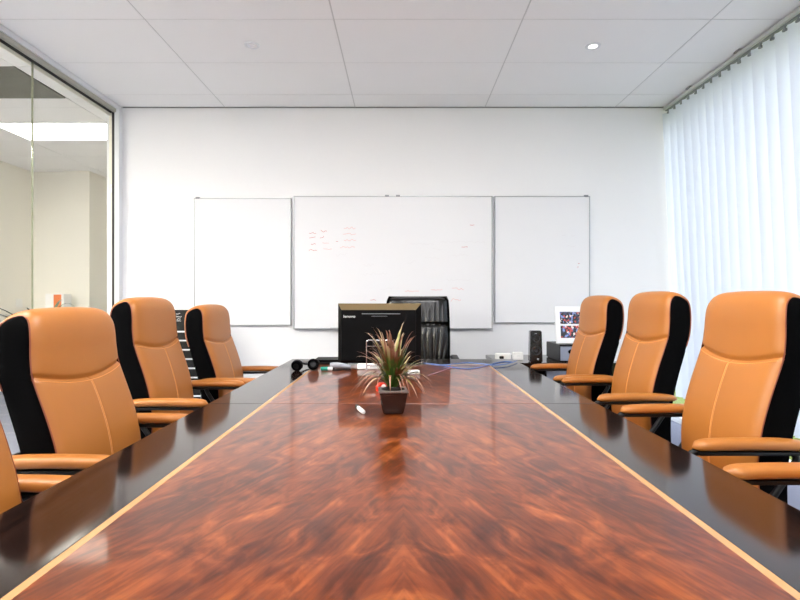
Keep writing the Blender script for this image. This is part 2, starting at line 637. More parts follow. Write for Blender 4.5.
def downlight(px, py, lit, label):
    Y = (ZC - EYE) * F_PX / (CY - py)
    X = (px - CX) * Y / F_PX
    t = empty('downlight', (X, Y, ZC))
    r = MB(); r.lathe([(.028, -.0005), (.031, -.006), (.05, -.005), (.053, -.0005)], n=32, cap0=False, cap1=False)
    r.build('ring', M['white_alu'], t)
    d = MB(); d.lathe([(.0, -.002), (.028, -.001)], n=32, cap0=False, cap1=False)
    d.build('lamp', M['lamp_spot'] if lit else M['chrome'], t)
    tag(t, label, 'downlight')


downlight(252, 45, False, 'small unlit round downlight in the ceiling tile nearer the glass partition')
downlight(593, 46, True, 'small glowing round downlight in the ceiling tile nearer the window blinds')

# ------------------------------------------------------------------ vertical blinds
def blinds():
    root = empty('vertical_blind', (XR, 0, 0))
    ytop, ybot = YB - .03, YF + .2
    b = MB()
    b.box(-.024, .022, ybot, ytop, ZC - .040, ZC - .012, .004)
    b.build('head_rail', M['rail'], root)
    b = MB(); b.box(-.005, .02, ybot, ytop, ZC - .046, ZC - .0395)
    b.build('rail_slot', M['carrier'], root, smooth=False)
    for k in range(5):
        y = 4.3 - .62 * k - .05
        c = MB(); c.box(-.036, .0, y - .03, y + .03, ZC - .012, ZC - .001, .002)
        c.build('bracket', M['alu'], root)
    z1, z0 = ZC - .068, .28
    lean = 0.048            # the vanes hang slightly towards the glass at the bottom
    n = 0
    y = ytop - .05
    proto = cproto = bproto = None
    rnd = random.Random(4)
    while y > ybot + .05:
        if proto is None:
            v = MB()
            def fn(u, t):
                s = u * .127
                bow = .006 * (1 - (2 * u) ** 2)
                ang = math.radians(-24)
                dx, dy = math.sin(ang), math.cos(ang)
                z = z1 + (z0 - z1) * t
                return Vector((s * dx + bow * dy + lean * (z1 - z), s * dy - bow * dx, z))
            v.grid(fn, [-.5 + i / 6 for i in range(7)], [0, .25, .5, .75, 1])
            proto = v.build('vane', M['vane'], root)
            c = MB(); c.box(-.005, .005, -.006, .006, ZC - .08, ZC - .046, .002); c.box(-.009, .009, -.014, .014, ZC - .082, ZC - .066, .002)
            cproto = c.build('carrier', M['carrier'], proto)
            proto.location = (0, y, 0)
        else:
            q = proto.copy(); COL.objects.link(q); q.parent = root
            q.location = (0, y, 0)
            q.rotation_euler = (0, 0, math.radians(rnd.uniform(-6, 6)))
            e = cproto.copy(); COL.objects.link(e); e.parent = q
        y -= .108
    tag(root, 'white vertical fabric blind hanging in front of the long window', 'blinds')


blinds()

# ------------------------------------------------------------------ conference table
def table():
    root = empty('conference_table', (0.003, 0, 0))
    H, W, INL, IW = TABLE_Z, .778, .548, .016
    y_seam, y_end, y_start, y_in = 2.05, 3.63, -1.3, 3.30
    g = .0012

    def section(y0, y1, end):
        s = MB(); s.box(-W + .02, W - .02, y0 + .002, y1 - .002, H - .045, H - .012)
        so = s.build('tabletop', M['dark_wood'], root, smooth=False)
        yi = y_in if end else y1
        p = MB(); p.box(-INL + IW / 2, INL - IW / 2, y0 + g, yi - (IW / 2 if end else g), H - .012, H, .0006, 1)
        p.build('wood_field', M['wood'], so, smooth=False)
        for sgn in (-1, 1):
            x0, x1 = sorted((sgn * (INL + IW / 2), sgn * W))
            e = MB(); e.box(x0, x1, y0 + g, y1 - g, H - .046, H, .002, 2)
            e.build('border', M['dark_wood'], so)
            x0, x1 = sorted((sgn * (INL - IW / 2), sgn * (INL + IW / 2)))
            e = MB(); e.box(x0, x1, y0 + g, yi - (IW / 2 if end else g), H - .012, H - .0001)
            e.build('inlay', M['maple'], so, smooth=False)
        if end:
            e = MB(); e.box(-INL - IW / 2, INL + IW / 2, y_in + IW / 2, y1 - g, H - .046, H, .002, 2)
            e.build('border', M['dark_wood'], so)
            e = MB(); e.box(-INL - IW / 2, INL + IW / 2, y_in - IW / 2, y_in + IW / 2, H - .012, H - .0001)
            e.build('inlay', M['maple'], so, smooth=False)
    section(y_start, y_seam, False)
    section(y_seam, y_end, True)
    for y in (-.7, 1.55, 3.1):
        b = MB(); b.box(-.34, .34, y - .04, y + .04, .05, H - .045, .004); b.box(-.4, .4, y - .12, y + .12, 0, .05, .006)
        b.build('leg', M['dark_wood'], root)
    b = MB(); b.box(-.02, .02, -.66, 3.06, .3, .6, .003)
    b.build('modesty_panel', M['dark_wood'], root)
    tag(root, 'long conference table with reddish wood centre and glossy black border', 'table')


table()


# ------------------------------------------------------------------ tan chairs
PROF = [(-.072, .43), (-.084, .50), (-.092, .58), (-.090, .66), (-.076, .75), (-.052, .84), (-.026, .92), (-.008, .98), (.000, 1.04),
        (.003, 1.10), (.010, 1.145), (.027, 1.175), (.055, 1.188), (.083, 1.178), (.102, 1.15), (.110, 1.10), (.109, 1.04), (.100, .98),
        (.083, .92), (.060, .84), (.036, .75), (.018, .66), (.010, .58), (.010, .50), (.014, .43)]
PROF = [(u + (0 if i_ < 13 else .020 * min(1.0, (i_ - 12) / 2)), z) for i_, (u, z) in enumerate(PROF)]
PTS = spline([Vector((u, 0, z)) for u, z in PROF], 12)
ARC = [0.0]
for a_, b_ in zip(PTS, PTS[1:]):
    ARC.append(ARC[-1] + (b_ - a_).length)
APEX = max(range(len(PTS)), key=lambda i: PTS[i].z)


def prof_at(s):
    s = min(max(s, 0), ARC[-1])
    lo, hi = 0, len(ARC) - 1
    while hi - lo > 1:
        md = (lo + hi) // 2
        if ARC[md] <= s:
            lo = md
        else:
            hi = md
    t = (s - ARC[lo]) / max(ARC[hi] - ARC[lo], 1e-9)
    p = PTS[lo].lerp(PTS[hi], t)
    d = (PTS[hi] - PTS[lo]).normalized()
    n = Vector((-d.z, 0, d.x))      # outward: forward on the front run
    return p, n


def arc_front(z):
    for i in range(APEX):
        if PTS[i].z <= z <= PTS[i + 1].z:
            t = (z - PTS[i].z) / (PTS[i + 1].z - PTS[i].z)
            return ARC[i] + t * (ARC[i + 1] - ARC[i])
    return ARC[APEX]


def arc_back(z):
    for i in range(APEX, len(PTS) - 1):
        if PTS[i].z >= z >= PTS[i + 1].z:
            t = (PTS[i].z - z) / (PTS[i].z - PTS[i + 1].z)
            return ARC[i] + t * (ARC[i + 1] - ARC[i])
    return ARC[-1]


def half_w(z):
    w = .226
    if z > .98:
        w -= .012 * (z - .98) / .2
    if z > 1.10:
        w -= .014 * ((z - 1.10) / .088) ** 2.2
    return w


def seam_z(wn):
    return .982 - .038 * (1 - wn * wn)


COLS = sorted({round(sg * c, 5) for sg in (-1, 1) for c in (0, .006, .012, .02, .03, .05, .1, .2, .3, .4, .5, .6, .7, .78, .85, .9, .935, .96, .98, .992, 1.0)})


def skin(wn, s, seam_s, head):
    p, n = prof_at(s)
    hw = half_w(p.z)
    d = .007 * (1 - wn * wn) - .014 * abs(wn) ** 16
    ds = abs(s - seam_s)
    d -= .009 * math.exp(-(ds / .009) ** 2)
    if head:
        d += .006 * (1 - math.exp(-(ds / .03) ** 2)) * (1 - wn ** 6)
    else:
        d += .004 * (1 - math.exp(-(ds / .02) ** 2)) * (1 - wn ** 4)
        w = abs(wn * hw)
        d -= .0022 * math.exp(-(w / .004) ** 2)
    q = p + n * d
    return Vector((q.x + .22, wn * hw, q.z))


def make_chair():
    root = empty('office_chair')
    U = .22
    # backrest below the seam
    b = MB()
    rows = [1 - (1 - k / 34) ** 1.5 for k in range(35)]
    b.grid(lambda wn, t: skin(wn, t * arc_front(seam_z(wn)), arc_front(seam_z(wn)), False), COLS, rows)
    back = b.build('backrest', M['leather'], root, angle=80)
    # headrest wraps over the top
    b = MB()
    s_end = arc_back(.93)
    rows = [(k / 56) ** 1.3 for k in range(57)]

    def hf(wn, t):
        s0 = arc_front(seam_z(wn))
        return skin(wn, s0 + t * (s_end - s0), s0, True)
    b.grid(hf, COLS, rows)
    b.build('headrest', M['leather'], root, angle=80)
    # black back below
    b = MB()
    s1 = ARC[-1]
    b.grid(lambda wn, t: skin(wn, s_end + t * (s1 - s_end), s_end, False), COLS, [k / 20 for k in range(21)])
    p0, p1 = PTS[0], PTS[-1]
    b.grid(lambda wn, t: Vector((p0.x + (p1.x - p0.x) * t + U, wn * half_w(.43), .43)), [-1, 0, 1], [0, 1])
    b.build('back_panel', M['black_fabric'], root, angle=80)
    # black fabric sides
    for sg in (-1, 1):
        b = MB()
        N = 44
        zs = [.43 + (1.187 - .43) * (1 - (1 - k / N) ** 1.7) for k in range(N + 1)]

        def sf(v, z):
            a, na = prof_at(arc_front(z)); c, nc = prof_at(arc_back(z))
            a = a - na * .0125; c = c - nc * .0125
            e = a.lerp(c, v)
            bul = .007 * (1 - (2 * v - 1) ** 4)
            return Vector((e.x + U, sg * (half_w(z) - .003 + bul), min(e.z, z)))
        b.grid(sf, [0, .06, .15, .3, .5, .7, .85, .94, 1], zs)
        b.build('side_panel', M['black_fabric'], root, angle=80)
        b = MB()
        pts = []
        for k in range(70):
            s = arc_front(.45) + (arc_back(.93) - arc_front(.45)) * k / 69
            p, n = prof_at(s)
            q = p - n * .0135
            pts.append((q.x + U, sg * half_w(p.z), q.z))
        b.tube(pts, .0021, 6)
        b.build('piping', M['piping'], root)
    # stitching: a double line under the seam and one down the middle
    b = MB()
    for off in (-.013,):
        pts = []
        for k in range(41):
            wn = -.95 + 1.9 * k / 40
            ss = arc_front(seam_z(wn))
            p = skin(wn, ss + off, ss, False)
            _, n = prof_at(ss + off)
            pts.append(p + n * .0004)
        b.tube(pts, .0011, 5)
    for wo in (-.014, .014):
        pts = []
        ss = arc_front(seam_z(0))
        for k in range(41):
            s = .1 + (ss - .012 - .1) * k / 40
            p = skin(wo, s, ss, False)
            _, n = prof_at(s)
            pts.append(p + n * .0004)
        b.tube(pts, .0009, 5)
    b.build('stitching', M['stitch'], back)
    # seat
    b = MB(); b.box(-.29, .15, -.235, .235, .40, .495, .038, 5)
    b.build('seat', M['leather'], root)
    b = MB(); b.box(-.26, .15, -.225, .225, .385, .4, .006, 2); b.box(.10, .20, -.06, .06, .385, .47, .01); b.box(-.14, .10, -.09, .09, .35, .386, .01, 2)
    b.build('seat_frame', M['black_plastic'], root)
    # arms: padded rest on a black loop
    for sg in (-1, 1):
        y = sg * .268
        b = MB()
        L0, L1 = -.130, .245
        n = 22
        rings = []
        for k in range(n + 1):
            t = k / n
            x = L0 + (L1 - L0) * t
            e = min(1.0, math.sqrt(max(0.0, 1 - max(0, 1 - t / .16) ** 2)) + .001)
            e2 = min(1.0, math.sqrt(max(0.0, 1 - max(0, (t - .72) / .28) ** 2.4)) + .001)
            q = min(e, e2)
            wd = .033 * (q if q > .05 else .05)
            hh = .0175 * (.35 + .65 * q) if 0 < k < n else .004
            zc = .683 + .005 * math.sin(PI * t) - (.006 * (1 - e)) - .004 * (1 - e2)
            ring = []
            for i in range(18):
                a = 2 * PI * i / 18
                ca, sa = math.cos(a), math.sin(a)
                ring.append(Vector((x, y + wd * math.copysign(abs(ca) ** .75, ca), zc + hh * math.copysign(abs(sa) ** .8, sa))))
            rings.append(ring)
        b.rings(rings)
        arm = b.build('armrest', M['leather'], root, angle=60)
        b = MB()
        b.box(L0 + .012, L1 - .04, y - .022, y + .022, .655, .667, .004, 2)
        pts = [(L0 + .02, y, .662), (L0 - .004, y, .655), (L0 + .002, y, .62), (-.07, y, .52), (-.05, y - sg * .006, .43), (-.02, y - sg * .04, .395)]
        b.tube(pts, .011, 10, 6)
        pts = [(L1 - .06, y, .66), (L1 - .05, y, .63), (.13, y, .53), (.06, y - sg * .006, .43), (.04, y - sg * .04, .395)]
        b.tube(pts, .011, 10, 6)
        b.build('arm_frame', M['black_plastic'], arm)
    # pedestal
    b = MB(); b.lathe([(.03, .10), (.03, .24), (.018, .245), (.018, .36)], n=20)
    b.build('gas_lift', M['black_plastic'], root)
    b = MB(); b.lathe([(.045, .07), (.045, .115), (.03, .125)], n=20)
    for k in range(5):
        a = 2 * PI * k / 5 + .3
        d = Vector((math.cos(a), math.sin(a), 0)); e = Vector((-d.y, d.x, 0))
        rings = []
        for t in (0, .5, 1):
            c = d * (.03 + .27 * t) + Vector((0, 0, .098 - .018 * t))
            w, h = .024 - .008 * t, .018 - .006 * t
            rings.append([c + e * w + Vector((0, 0, h)), c - e * w + Vector((0, 0, h)), c - e * w - Vector((0, 0, h)), c + e * w - Vector((0, 0, h))])
        b.rings(rings)
    b.build('star_base', M['black_plastic'], root)
    for k in range(5):
        a = 2 * PI * k / 5 + .3
        d = Vector((math.cos(a), math.sin(a), 0)); e = Vector((-d.y, d.x, 0))
        b = MB()
        c = d * .29
        b.tube([c + Vector((0, 0, .075)), c + Vector((0, 0, .045))], .007)
        for sg in (-1, 1):
            q = c + e * sg * .012 + Vector((0, 0, .0275))
            b.tube([q - e * .009, q + e * .009], .0275, 16)
        b.build('caster', M['black_plastic'], root)
    return root


BACK = ('backrest', 'headrest', 'back_panel', 'side_panel', 'piping')
proto = make_chair()
CH = [  # X of the headrest front, Y, side, lift of the back, lift and reach of the arms, label
    (1.230, 1.885, 1, -.013, .012, .035, 'tan leather high-back chair in front of the blinds, largest of the three whole ones there'),
    (1.265, 2.675, 1, .000, .012, .0, 'tan leather high-back chair before the blinds, middle of the three whole ones'),
    (1.212, 3.300, 1, -.014, .010, .03, 'tan leather high-back chair before the blinds, last one, nearest the black speaker'),
    (1.190, 1.095, 1, .000, .012, .01, 'tan leather armchair on the blinds side, cut by the frame, only an arm showing'),
    (-1.068, 1.715, -1, -.070, .010, .075, 'tan leather high-back chair at the glass partition, largest whole one on that side'),
    (-1.215, 2.560, -1, -.030, .010, .0, 'tan leather high-back chair by the glass partition post, middle whole one of its side'),
    (-1.135, 3.185, -1, -.070, .008, -.0, 'tan leather high-back chair last on the partition side, under the end whiteboard'),
    (-1.000, 1.020, -1, -.050, .005, .145, 'tan leather chair on the partition side, cut by the frame, only its edge showing'),
]
for i, (hx, y, side, dzb, dza, du, label) in enumerate(CH):
    o = proto if i == 0 else copy_tree(proto)
    o.location = (hx - side * .22, y, 0)
    o.rotation_euler = (0, 0, 0 if side > 0 else PI)
    for ch in o.children:
        nm = ch.name.split('.')[0]
        if nm in BACK:
            ch.scale = (1, 1, 1 + dzb / .758)
            ch.location = (0, 0, -.43 * dzb / .758)
        elif nm == 'armrest':
            ch.location = (du, 0, dza)
    tag(o, label, 'chair', 'tan chairs around the table')


# ------------------------------------------------------------------ black leather chair at the head of the table
def black_chair():
    root = empty('leather_chair', (.122, 4.06, 0), math.radians(-3))

    # faces -Y.  y grows towards the back
    def hw(z):
        return .245 + .012 * math.sin((z - .45) * 4) - (.02 * max(0, (z - 1.14) / .05) ** 2 if z > 1.14 else 0)

    def front(z):
        return -.04 + .10 * max(0, (z - .44) / .74) ** 1.4

    def pleat(wn, z):
        if z < .965:
            t = (.965 - z) / .5
            x = wn * (1 - .25 * max(0, 1 - t * 2.0))
            ph = x * 21 + 1.3 * math.sin(3 * wn + 5 * t) + 2.2 * t * wn
            return .013 * (abs(math.sin(ph)) ** .7) * min(1, t * 6 + .2)
        t = (z - .965) / .22
        ph = wn * 17 + .8 * math.sin(4 * wn + 3)
        return .010 * (abs(math.sin(ph)) ** .8) * max(0, 1 - t * 1.15)

    def fn(wn, z):
        w = hw(z)
        d = .022 * (1 - wn ** 4) + pleat(wn, z) * (1 - abs(wn) ** 8)
        seam = -.02 * math.exp(-((z - .965) / .010) ** 2)
        top = 0
        if z > 1.15:
            top = .04 * ((z - 1.15) / .035) ** 2
        return Vector((wn * w, front(z) - d - seam + .03 * abs(wn) ** 16 + top, z))
    us = [-1 + 2 * k / 90 for k in range(91)]
    b = MB(); b.grid(fn, us, [.44 + .527 * k / 50 for k in range(51)])
    b.build('backrest', M['black_leather'], root, angle=80)
    b = MB(); b.grid(fn, us, [.967 + .218 * k / 30 for k in range(31)])
    b.build('headrest', M['black_leather'], root, angle=80)

    def shell(wn, t):
        z = .44 + .75 * t
        w = hw(min(z, 1.185)) + .004
        y = front(z) + .03 + .06 * (1 - wn ** 6)
        return Vector((wn * w, y, z))
    b = MB(); g = b.grid(shell, [-1 + 2 * k / 20 for k in range(21)], [k / 20 for k in range(21)])
    # close the sides and the top towards the cushion
    for sg in (-1, 1):
        b.grid(lambda v, z: Vector((sg * (hw(min(z, 1.185)) + .004 * v), front(z) + .002 + .028 * v, z)), [0, 1], [.44 + .75 * k / 20 for k in range(21)])
    b.grid(lambda wn, v: Vector((wn * (hw(1.185) + .004 * v), front(1.19) + .02 + (.01 + .06 * (1 - wn ** 6)) * v, 1.185 + .005 * v)), [-1 + 2 * k / 20 for k in range(21)], [0, 1])
    b.build('back_shell', M['black_leather'], root, angle=60)
    b = MB(); b.box(-.25, .25, -.50, -.03, .41, .51, .04, 5)
    b.build('seat', M['black_leather'], root)
    b = MB(); b.box(-.2, .2, -.42, .06, .37, .41, .01); b.box(-.06, .06, -.02, .09, .375, .50, .01)
    b.build('seat_frame', M['black_plastic'], root)
    for sg in (-1, 1):
        b = MB(); b.box(sg * .29 - .03, sg * .29 + .03, -.30, .03, .69, .725, .014, 4)
        a = b.build('armrest', M['black_plastic'], root)
        b = MB()
        b.tube([(sg * .29, -.26, .70), (sg * .295, -.30, .6), (sg * .285, -.25, .46), (sg * .19, -.2, .39)], .013, 10, 6)
        b.tube([(sg * .29, -.02, .70), (sg * .295, .0, .6), (sg * .285, -.08, .46), (sg * .19, -.12, .39)], .013, 10, 6)
        b.build('arm_frame', M['black_plastic'], a)
    b = MB(); b.lathe([(.03, .10), (.03, .24), (.018, .245), (.018, .375)], cy=-.2, n=20)
    b.build('gas_lift', M['black_plastic'], root)
    b = MB(); b.lathe([(.045, .07), (.045, .115), (.03, .125)], cy=-.2, n=20)
    for k in range(5):
        a = 2 * PI * k / 5 + .3
        b.tube([(0, -.2, .1), (.3 * math.cos(a), -.2 + .3 * math.sin(a), .075)], .018, 8)
    b.build('star_base', M['black_plastic'], root)
    for k in range(5):
        a = 2 * PI * k / 5 + .3
        c = Vector((.29 * math.cos(a), -.2 + .29 * math.sin(a), .0275)); e = Vector((-math.sin(a), math.cos(a), 0))
        b = MB(); b.tube([c - e * .02, c + e * .02], .0275, 16); b.tube([c, c + Vector((0, 0, .045))], .007)
        b.build('caster', M['black_plastic'], root)
    tag(root, 'black ruched leather executive chair at the head of the table behind the monitor', 'chair')


black_chair()


# ------------------------------------------------------------------ whiteboards
def squiggle(b, x, z, w, h, rnd, r=.0016, n=None):
    """one run of handwriting lying on the board's face (local x, z; face at y=0)"""
    n = n or max(4, int(w / .012))
    pts = []
    for k in range(n):
        pts.append(Vector((x + w * k / (n - 1) + rnd.uniform(-.3, .3) * w / n, -.0006, z + h * rnd.uniform(-.5, .5))))
    pts = spline(pts, 3)
    up = Vector((0, 0, 1))
    a, c = [], []
    for i, p in enumerate(pts):
        t = (pts[min(i + 1, len(pts) - 1)] - pts[max(i - 1, 0)])
        nrm = Vector((-t.z, 0, t.x)).normalized() if t.length > 1e-6 else up
        a.append(b.bm.verts.new(p + nrm * r)); c.append(b.bm.verts.new(p - nrm * r))
    for i in range(len(pts) - 1):
        b.bm.faces.new((a[i], a[i + 1], c[i + 1], c[i]))


def board(px0, px1, py0, py1, dep, label, marks, clips, tray=None):
    Y = YB - dep
    k = Y / F_PX
    x0, x1 = (px0 - CX) * k, (px1 - CX) * k
    z1, z0 = EYE - (py0 - CY) * k, EYE - (py1 - CY) * k
    root = empty('whiteboard', (x0, Y, z0))
    w, h = x1 - x0, z1 - z0
    f = .009
    b = MB(); b.box(f * .5, w - f * .5, 0, dep - .002, f * .5, h - f * .5)
    b.build('panel', M['board'], root, smooth=False)
    b = MB()
    b.box(0, w, -.006, dep, h - f, h, .002); b.box(0, w, -.006, dep, 0, f, .002)
    b.box(0, f, -.006, dep, f, h - f, .002); b.box(w - f, w, -.006, dep, f, h - f, .002)
    b.build('frame', M['alu'], root)
    for (cx, side) in clips:
        X = (cx - CX) * k - x0
        c = MB()
        if side == 'top':
            c.box(X - .018, X + .018, -.012, .01, h - .008, h + .008, .002)
        else:
            c.box(X - .008, X + .008, -.012, .01, side - .03, side + .03, .002)
        c.build('clip', M['carrier'], root)
    for mname, items in marks.items():
        rnd = random.Random(hash(mname) % 1 + len(items))
        for (qx, qy, qw, qh) in items:
            b = MB()
            squiggle(b, (qx - CX) * k - x0, EYE - (qy - CY) * k - z0, qw * k, qh * k * .75, rnd, .0016 if 'dark' in mname else .0014)
            b.build('handwriting', M[mname], root, smooth=False)
    if tray:
        b = MB(); t0, t1 = [(q - CX) * k - x0 for q in tray]
        b.box(t0, t1, -.06, -.007, .002, .008, .002); b.box(t0, t1, -.062, -.056, .002, .016, .002)
        b.build('pen_tray', M['alu'], root)
    tag(root, label, 'whiteboard')


board(194, 291, 198, 325.5, .022, 'narrow blank whiteboard on the wall, on the glass partition side', {'grey_ink': [(220, 243, 18, 3), (228, 262, 30, 3)]}, [(198, 'top')])
board(293.5, 492.5, 196, 329, .045, 'wide central whiteboard with faint red handwriting, behind the monitor',
      {'red_ink_dark': [(309, 233, 7, 2), (321, 231, 6, 3), (309, 238, 6, 3), (320, 237, 4, 3), (311, 244, 5, 2), (309, 250, 8, 2), (336, 241.5, 2, 1),
                        (470, 225, 4, .8), (370, 300, 6, 3), (462, 247, 6, 1.5)],
       'red_ink': [(344, 228, 11, 3), (343, 234, 13, 2), (344, 240, 12, 2.5), (340, 247, 15, 2.5), (323, 243, 6, 2), (323, 249, 9, 2), (405, 291, 14, 2.5), (431, 290, 11, 2.5), (452, 289, 12, 3), (451, 300, 10, 5)],
       'grey_ink': [(336, 255, 12, 6), (364, 265, 10, 4), (363, 274, 24, 4), (410, 244, 24, 2), (440, 242, 45, 3), (433, 249, 8, 4), (408, 262, 8, 5), (425, 258, 14, 4), (452, 255, 16, 4), (380, 289, 12, 4), (446, 280, 24, 3), (388, 318, 8, 3)]},
      [(387, 'top'), (398, 'top')], (331, 347))
board(494.5, 590, 196, 323, .022, 'narrow whiteboard with two tiny red specks, on the window side',
      {'red_ink_dark': [(578, 263.5, 1.6, .8), (577, 267, 1.5, .8)], 'grey_ink': [(562, 236, 4, 2), (571, 235.5, 4, 2), (567, 246, 9, 1.5), (540, 266, 4, 1), (585, 274, 4, 2)]}, [(586, 'top')])

# wall plate on the back wall
k = YB / F_PX
t = empty('wall_plate', ((140.5 - CX) * k, YB, EYE - (271.5 - CY) * k))
b = MB(); b.box(-.052, .052, -.008, 0, -.055, .055, .003); b.build('plate', M['white_plastic'], t)
b = MB(); b.box(-.016, .016, -.0125, -.0075, -.022, .022, .002); b.build('rocker', M['white_plastic'], t)
tag(t, 'white square switch plate on the back wall beside the glass partition', 'switch')
t = empty('wall_plate', (NXL, 6.8, EYE - (303 - CY) * 6.8 / F_PX))
b = MB(); b.box(0, .008, -.055, .055, -.055, .055, .003); b.build('plate', M['white_plastic'], t)
b = MB(); b.box(.0075, .0125, -.016, .016, -.022, .022, .002); b.build('rocker', M['white_plastic'], t)
tag(t, 'white switch plate on the next room wall, seen through the glass', 'switch')


# ------------------------------------------------------------------ monitor
def monitor():
    Y = 3.21
    k = Y / F_PX
    cx = (379.5 - CX) * k
    root = empty('monitor', (cx, Y, TABLE_Z))
    w, h = 84 * k / 2, None
    zt, zb = EYE - (303.5 - CY) * k - TABLE_Z, .018
    ch = .040
    b = MB()
    # screen side block, chamfered towards the camera
    y_s, y_e = .050, .030
    b.box(-w, w, y_e, y_s, zb, zt, .003)
    b.build('screen_housing', M['black_matte'], root)
    b = MB()
    o = [Vector((-w, y_e + .001, zb)), Vector((w, y_e + .001, zb)), Vector((w, y_e + .001, zt)), Vector((-w, y_e + .001, zt))]
    i_ = [Vector((-w + ch * .6, -.004, zb + ch * .5)), Vector((w - ch * .9, -.004, zb + ch * .5)), Vector((w - ch * .9, -.004, zt - ch)), Vector((-w + ch * .6, -.004, zt - ch))]
    b.rings([o, i_], cap0=False, cap1=False)
    top = [f for f in b.bm.faces if sum(v.co.z for v in f.verts) / 4 > zt - ch * .6]
    bmesh.ops.delete(b.bm, geom=top, context='FACES')
    b.build('bezel', M['black_matte'], root, smooth=False)
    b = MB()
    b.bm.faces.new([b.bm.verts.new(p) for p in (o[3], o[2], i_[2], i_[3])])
    q_ = b.build('top_bevel_lit', M['lit_tan'], root, smooth=False)  # bezel's top face; its tan colour paints in the light it catches
    q_['label'] = 'sloping top bevel coloured tan to look lit from above'
    b = MB(); b.box(-w + ch * .6, w - ch * .9, -.008, .02, zb + ch * .5, zt - ch, .003)
    bp = b.build('back_cover', M['black_matte'], root)
    b = MB(); b.box(-.11, .13, -.0095, -.0075, zt - ch - .026, zt - ch - .0225); b.box(-.05, .05, -.0095, -.0075, zt - ch - .04, zt - ch - .038)
    b.build('groove', M['carrier'], bp, smooth=False)
    b = MB(); b.box(-w + .012, w - .012, .0495, .0515, zb + .012, zt - .012)
    b.build('screen', M['black_gloss'], root, smooth=False)
    b = MB(); b.box(-.04, .04, -.05, -.008, .006, .16, .008); b.box(-.11, .11, -.07, .09, 0, .012, .004)
    b.build('stand', M['black_plastic'], root)
    # maker's word on the back
    cu = bpy.data.curves.new('wordmark', 'FONT')
    cu.body = 'lenovo'
    cu.size = .023
    cu.extrude = .0004
    tmp = bpy.data.objects.new('wordmark', cu)
    COL.objects.link(tmp)
    bpy.context.view_layer.update()
    me = bpy.data.meshes.new_from_object(tmp.evaluated_get(bpy.context.evaluated_depsgraph_get()))
    bpy.data.objects.remove(tmp)
    me.materials.append(M['white_plastic']) if not me.materials else me.materials.__setitem__(0, M['white_plastic'])
    o = bpy.data.objects.new('wordmark', me)
    COL.objects.link(o)
    o.parent = bp
    o.location = ((343.5 - 379.5) * k, -.0089, zt - (317.5 - 303.5) * k)
    o.rotation_euler = (PI / 2, 0, 0)
    xs = [v.co.x for v in me.vertices]
    o.scale = (11.5 * k / (max(xs) - min(xs)), 1.0, 1)
    tag(root, 'black flat monitor seen from behind, standing on the far end of table', 'monitor')


monitor()


# ------------------------------------------------------------------ plants
def blades(specs, seg=9):
    """strap leaves; specs = (azimuth, reach, rise, droop, width, base radius, base z)"""
    bm = bmesh.new()
    al = bm.verts.layers.float.new('along')
    for (az, reach, rise, droop, wid, rb, zb, tw) in specs:
        d = Vector((math.cos(az), math.sin(az), 0)); e = Vector((-d.y, d.x, 0))
        rows = []
        for k in range(seg + 1):
            t = k / seg
            r = rb + reach * (t ** 1.15)
            z = zb + rise * (1 - (1 - t) ** 1.6) - droop * t ** 2.6
            c = d * r + Vector((0, 0, z)) + e * tw * t * t
            w = 1.35 * wid * (.55 + .9 * t if t < .4 else .91 * (1 - ((t - .4) / .6) ** 1.6)) + .0003
            fold = Vector((0, 0, .35 * w))
            row = [bm.verts.new(c + e * w + fold * .6), bm.verts.new(c), bm.verts.new(c - e * w + fold * .6)]
            for v in row:
                v[al] = t
            rows.append(row)
        for a, b in zip(rows, rows[1:]):
            for i in (0, 1):
                bm.faces.new((a[i], a[i + 1], b[i + 1], b[i]))
    return bm


def mesh_from(bm, name, m_, parent):
    me = bpy.data.meshes.new(name)
    for f in bm.faces:
        f.smooth = True
    bm.to_mesh(me); bm.free()
    me.materials.append(m_)
    o = bpy.data.objects.new(name, me)
    COL.objects.link(o)
    o.parent = parent
    return o


def square_pot(b, h, w0, w1, r=.008):
    def ring(hw, z, rr):
        pts = []
        for (sx, sy, a0) in ((1, 1, 0), (-1, 1, 90), (-1, -1, 180), (1, -1, 270)):
            for q in range(5):
                a = math.radians(a0 + q * 22.5)
                pts.append(Vector((sx * (hw - rr) + rr * math.cos(a), sy * (hw - rr) + rr * math.sin(a), z)))
        return pts
    rs = [ring(w0 - .004, 0, r)]
    for k in range(9):
        t = k / 8
        rs.append(ring(w0 + (w1 - w0) * (t ** .75), .003 + (h - .003) * t, r))
    rs.append(ring(w1 - .006, h, r * .8))
    rs.append(ring(w1 - .010, h - .016, r * .8))
    b.rings(rs)


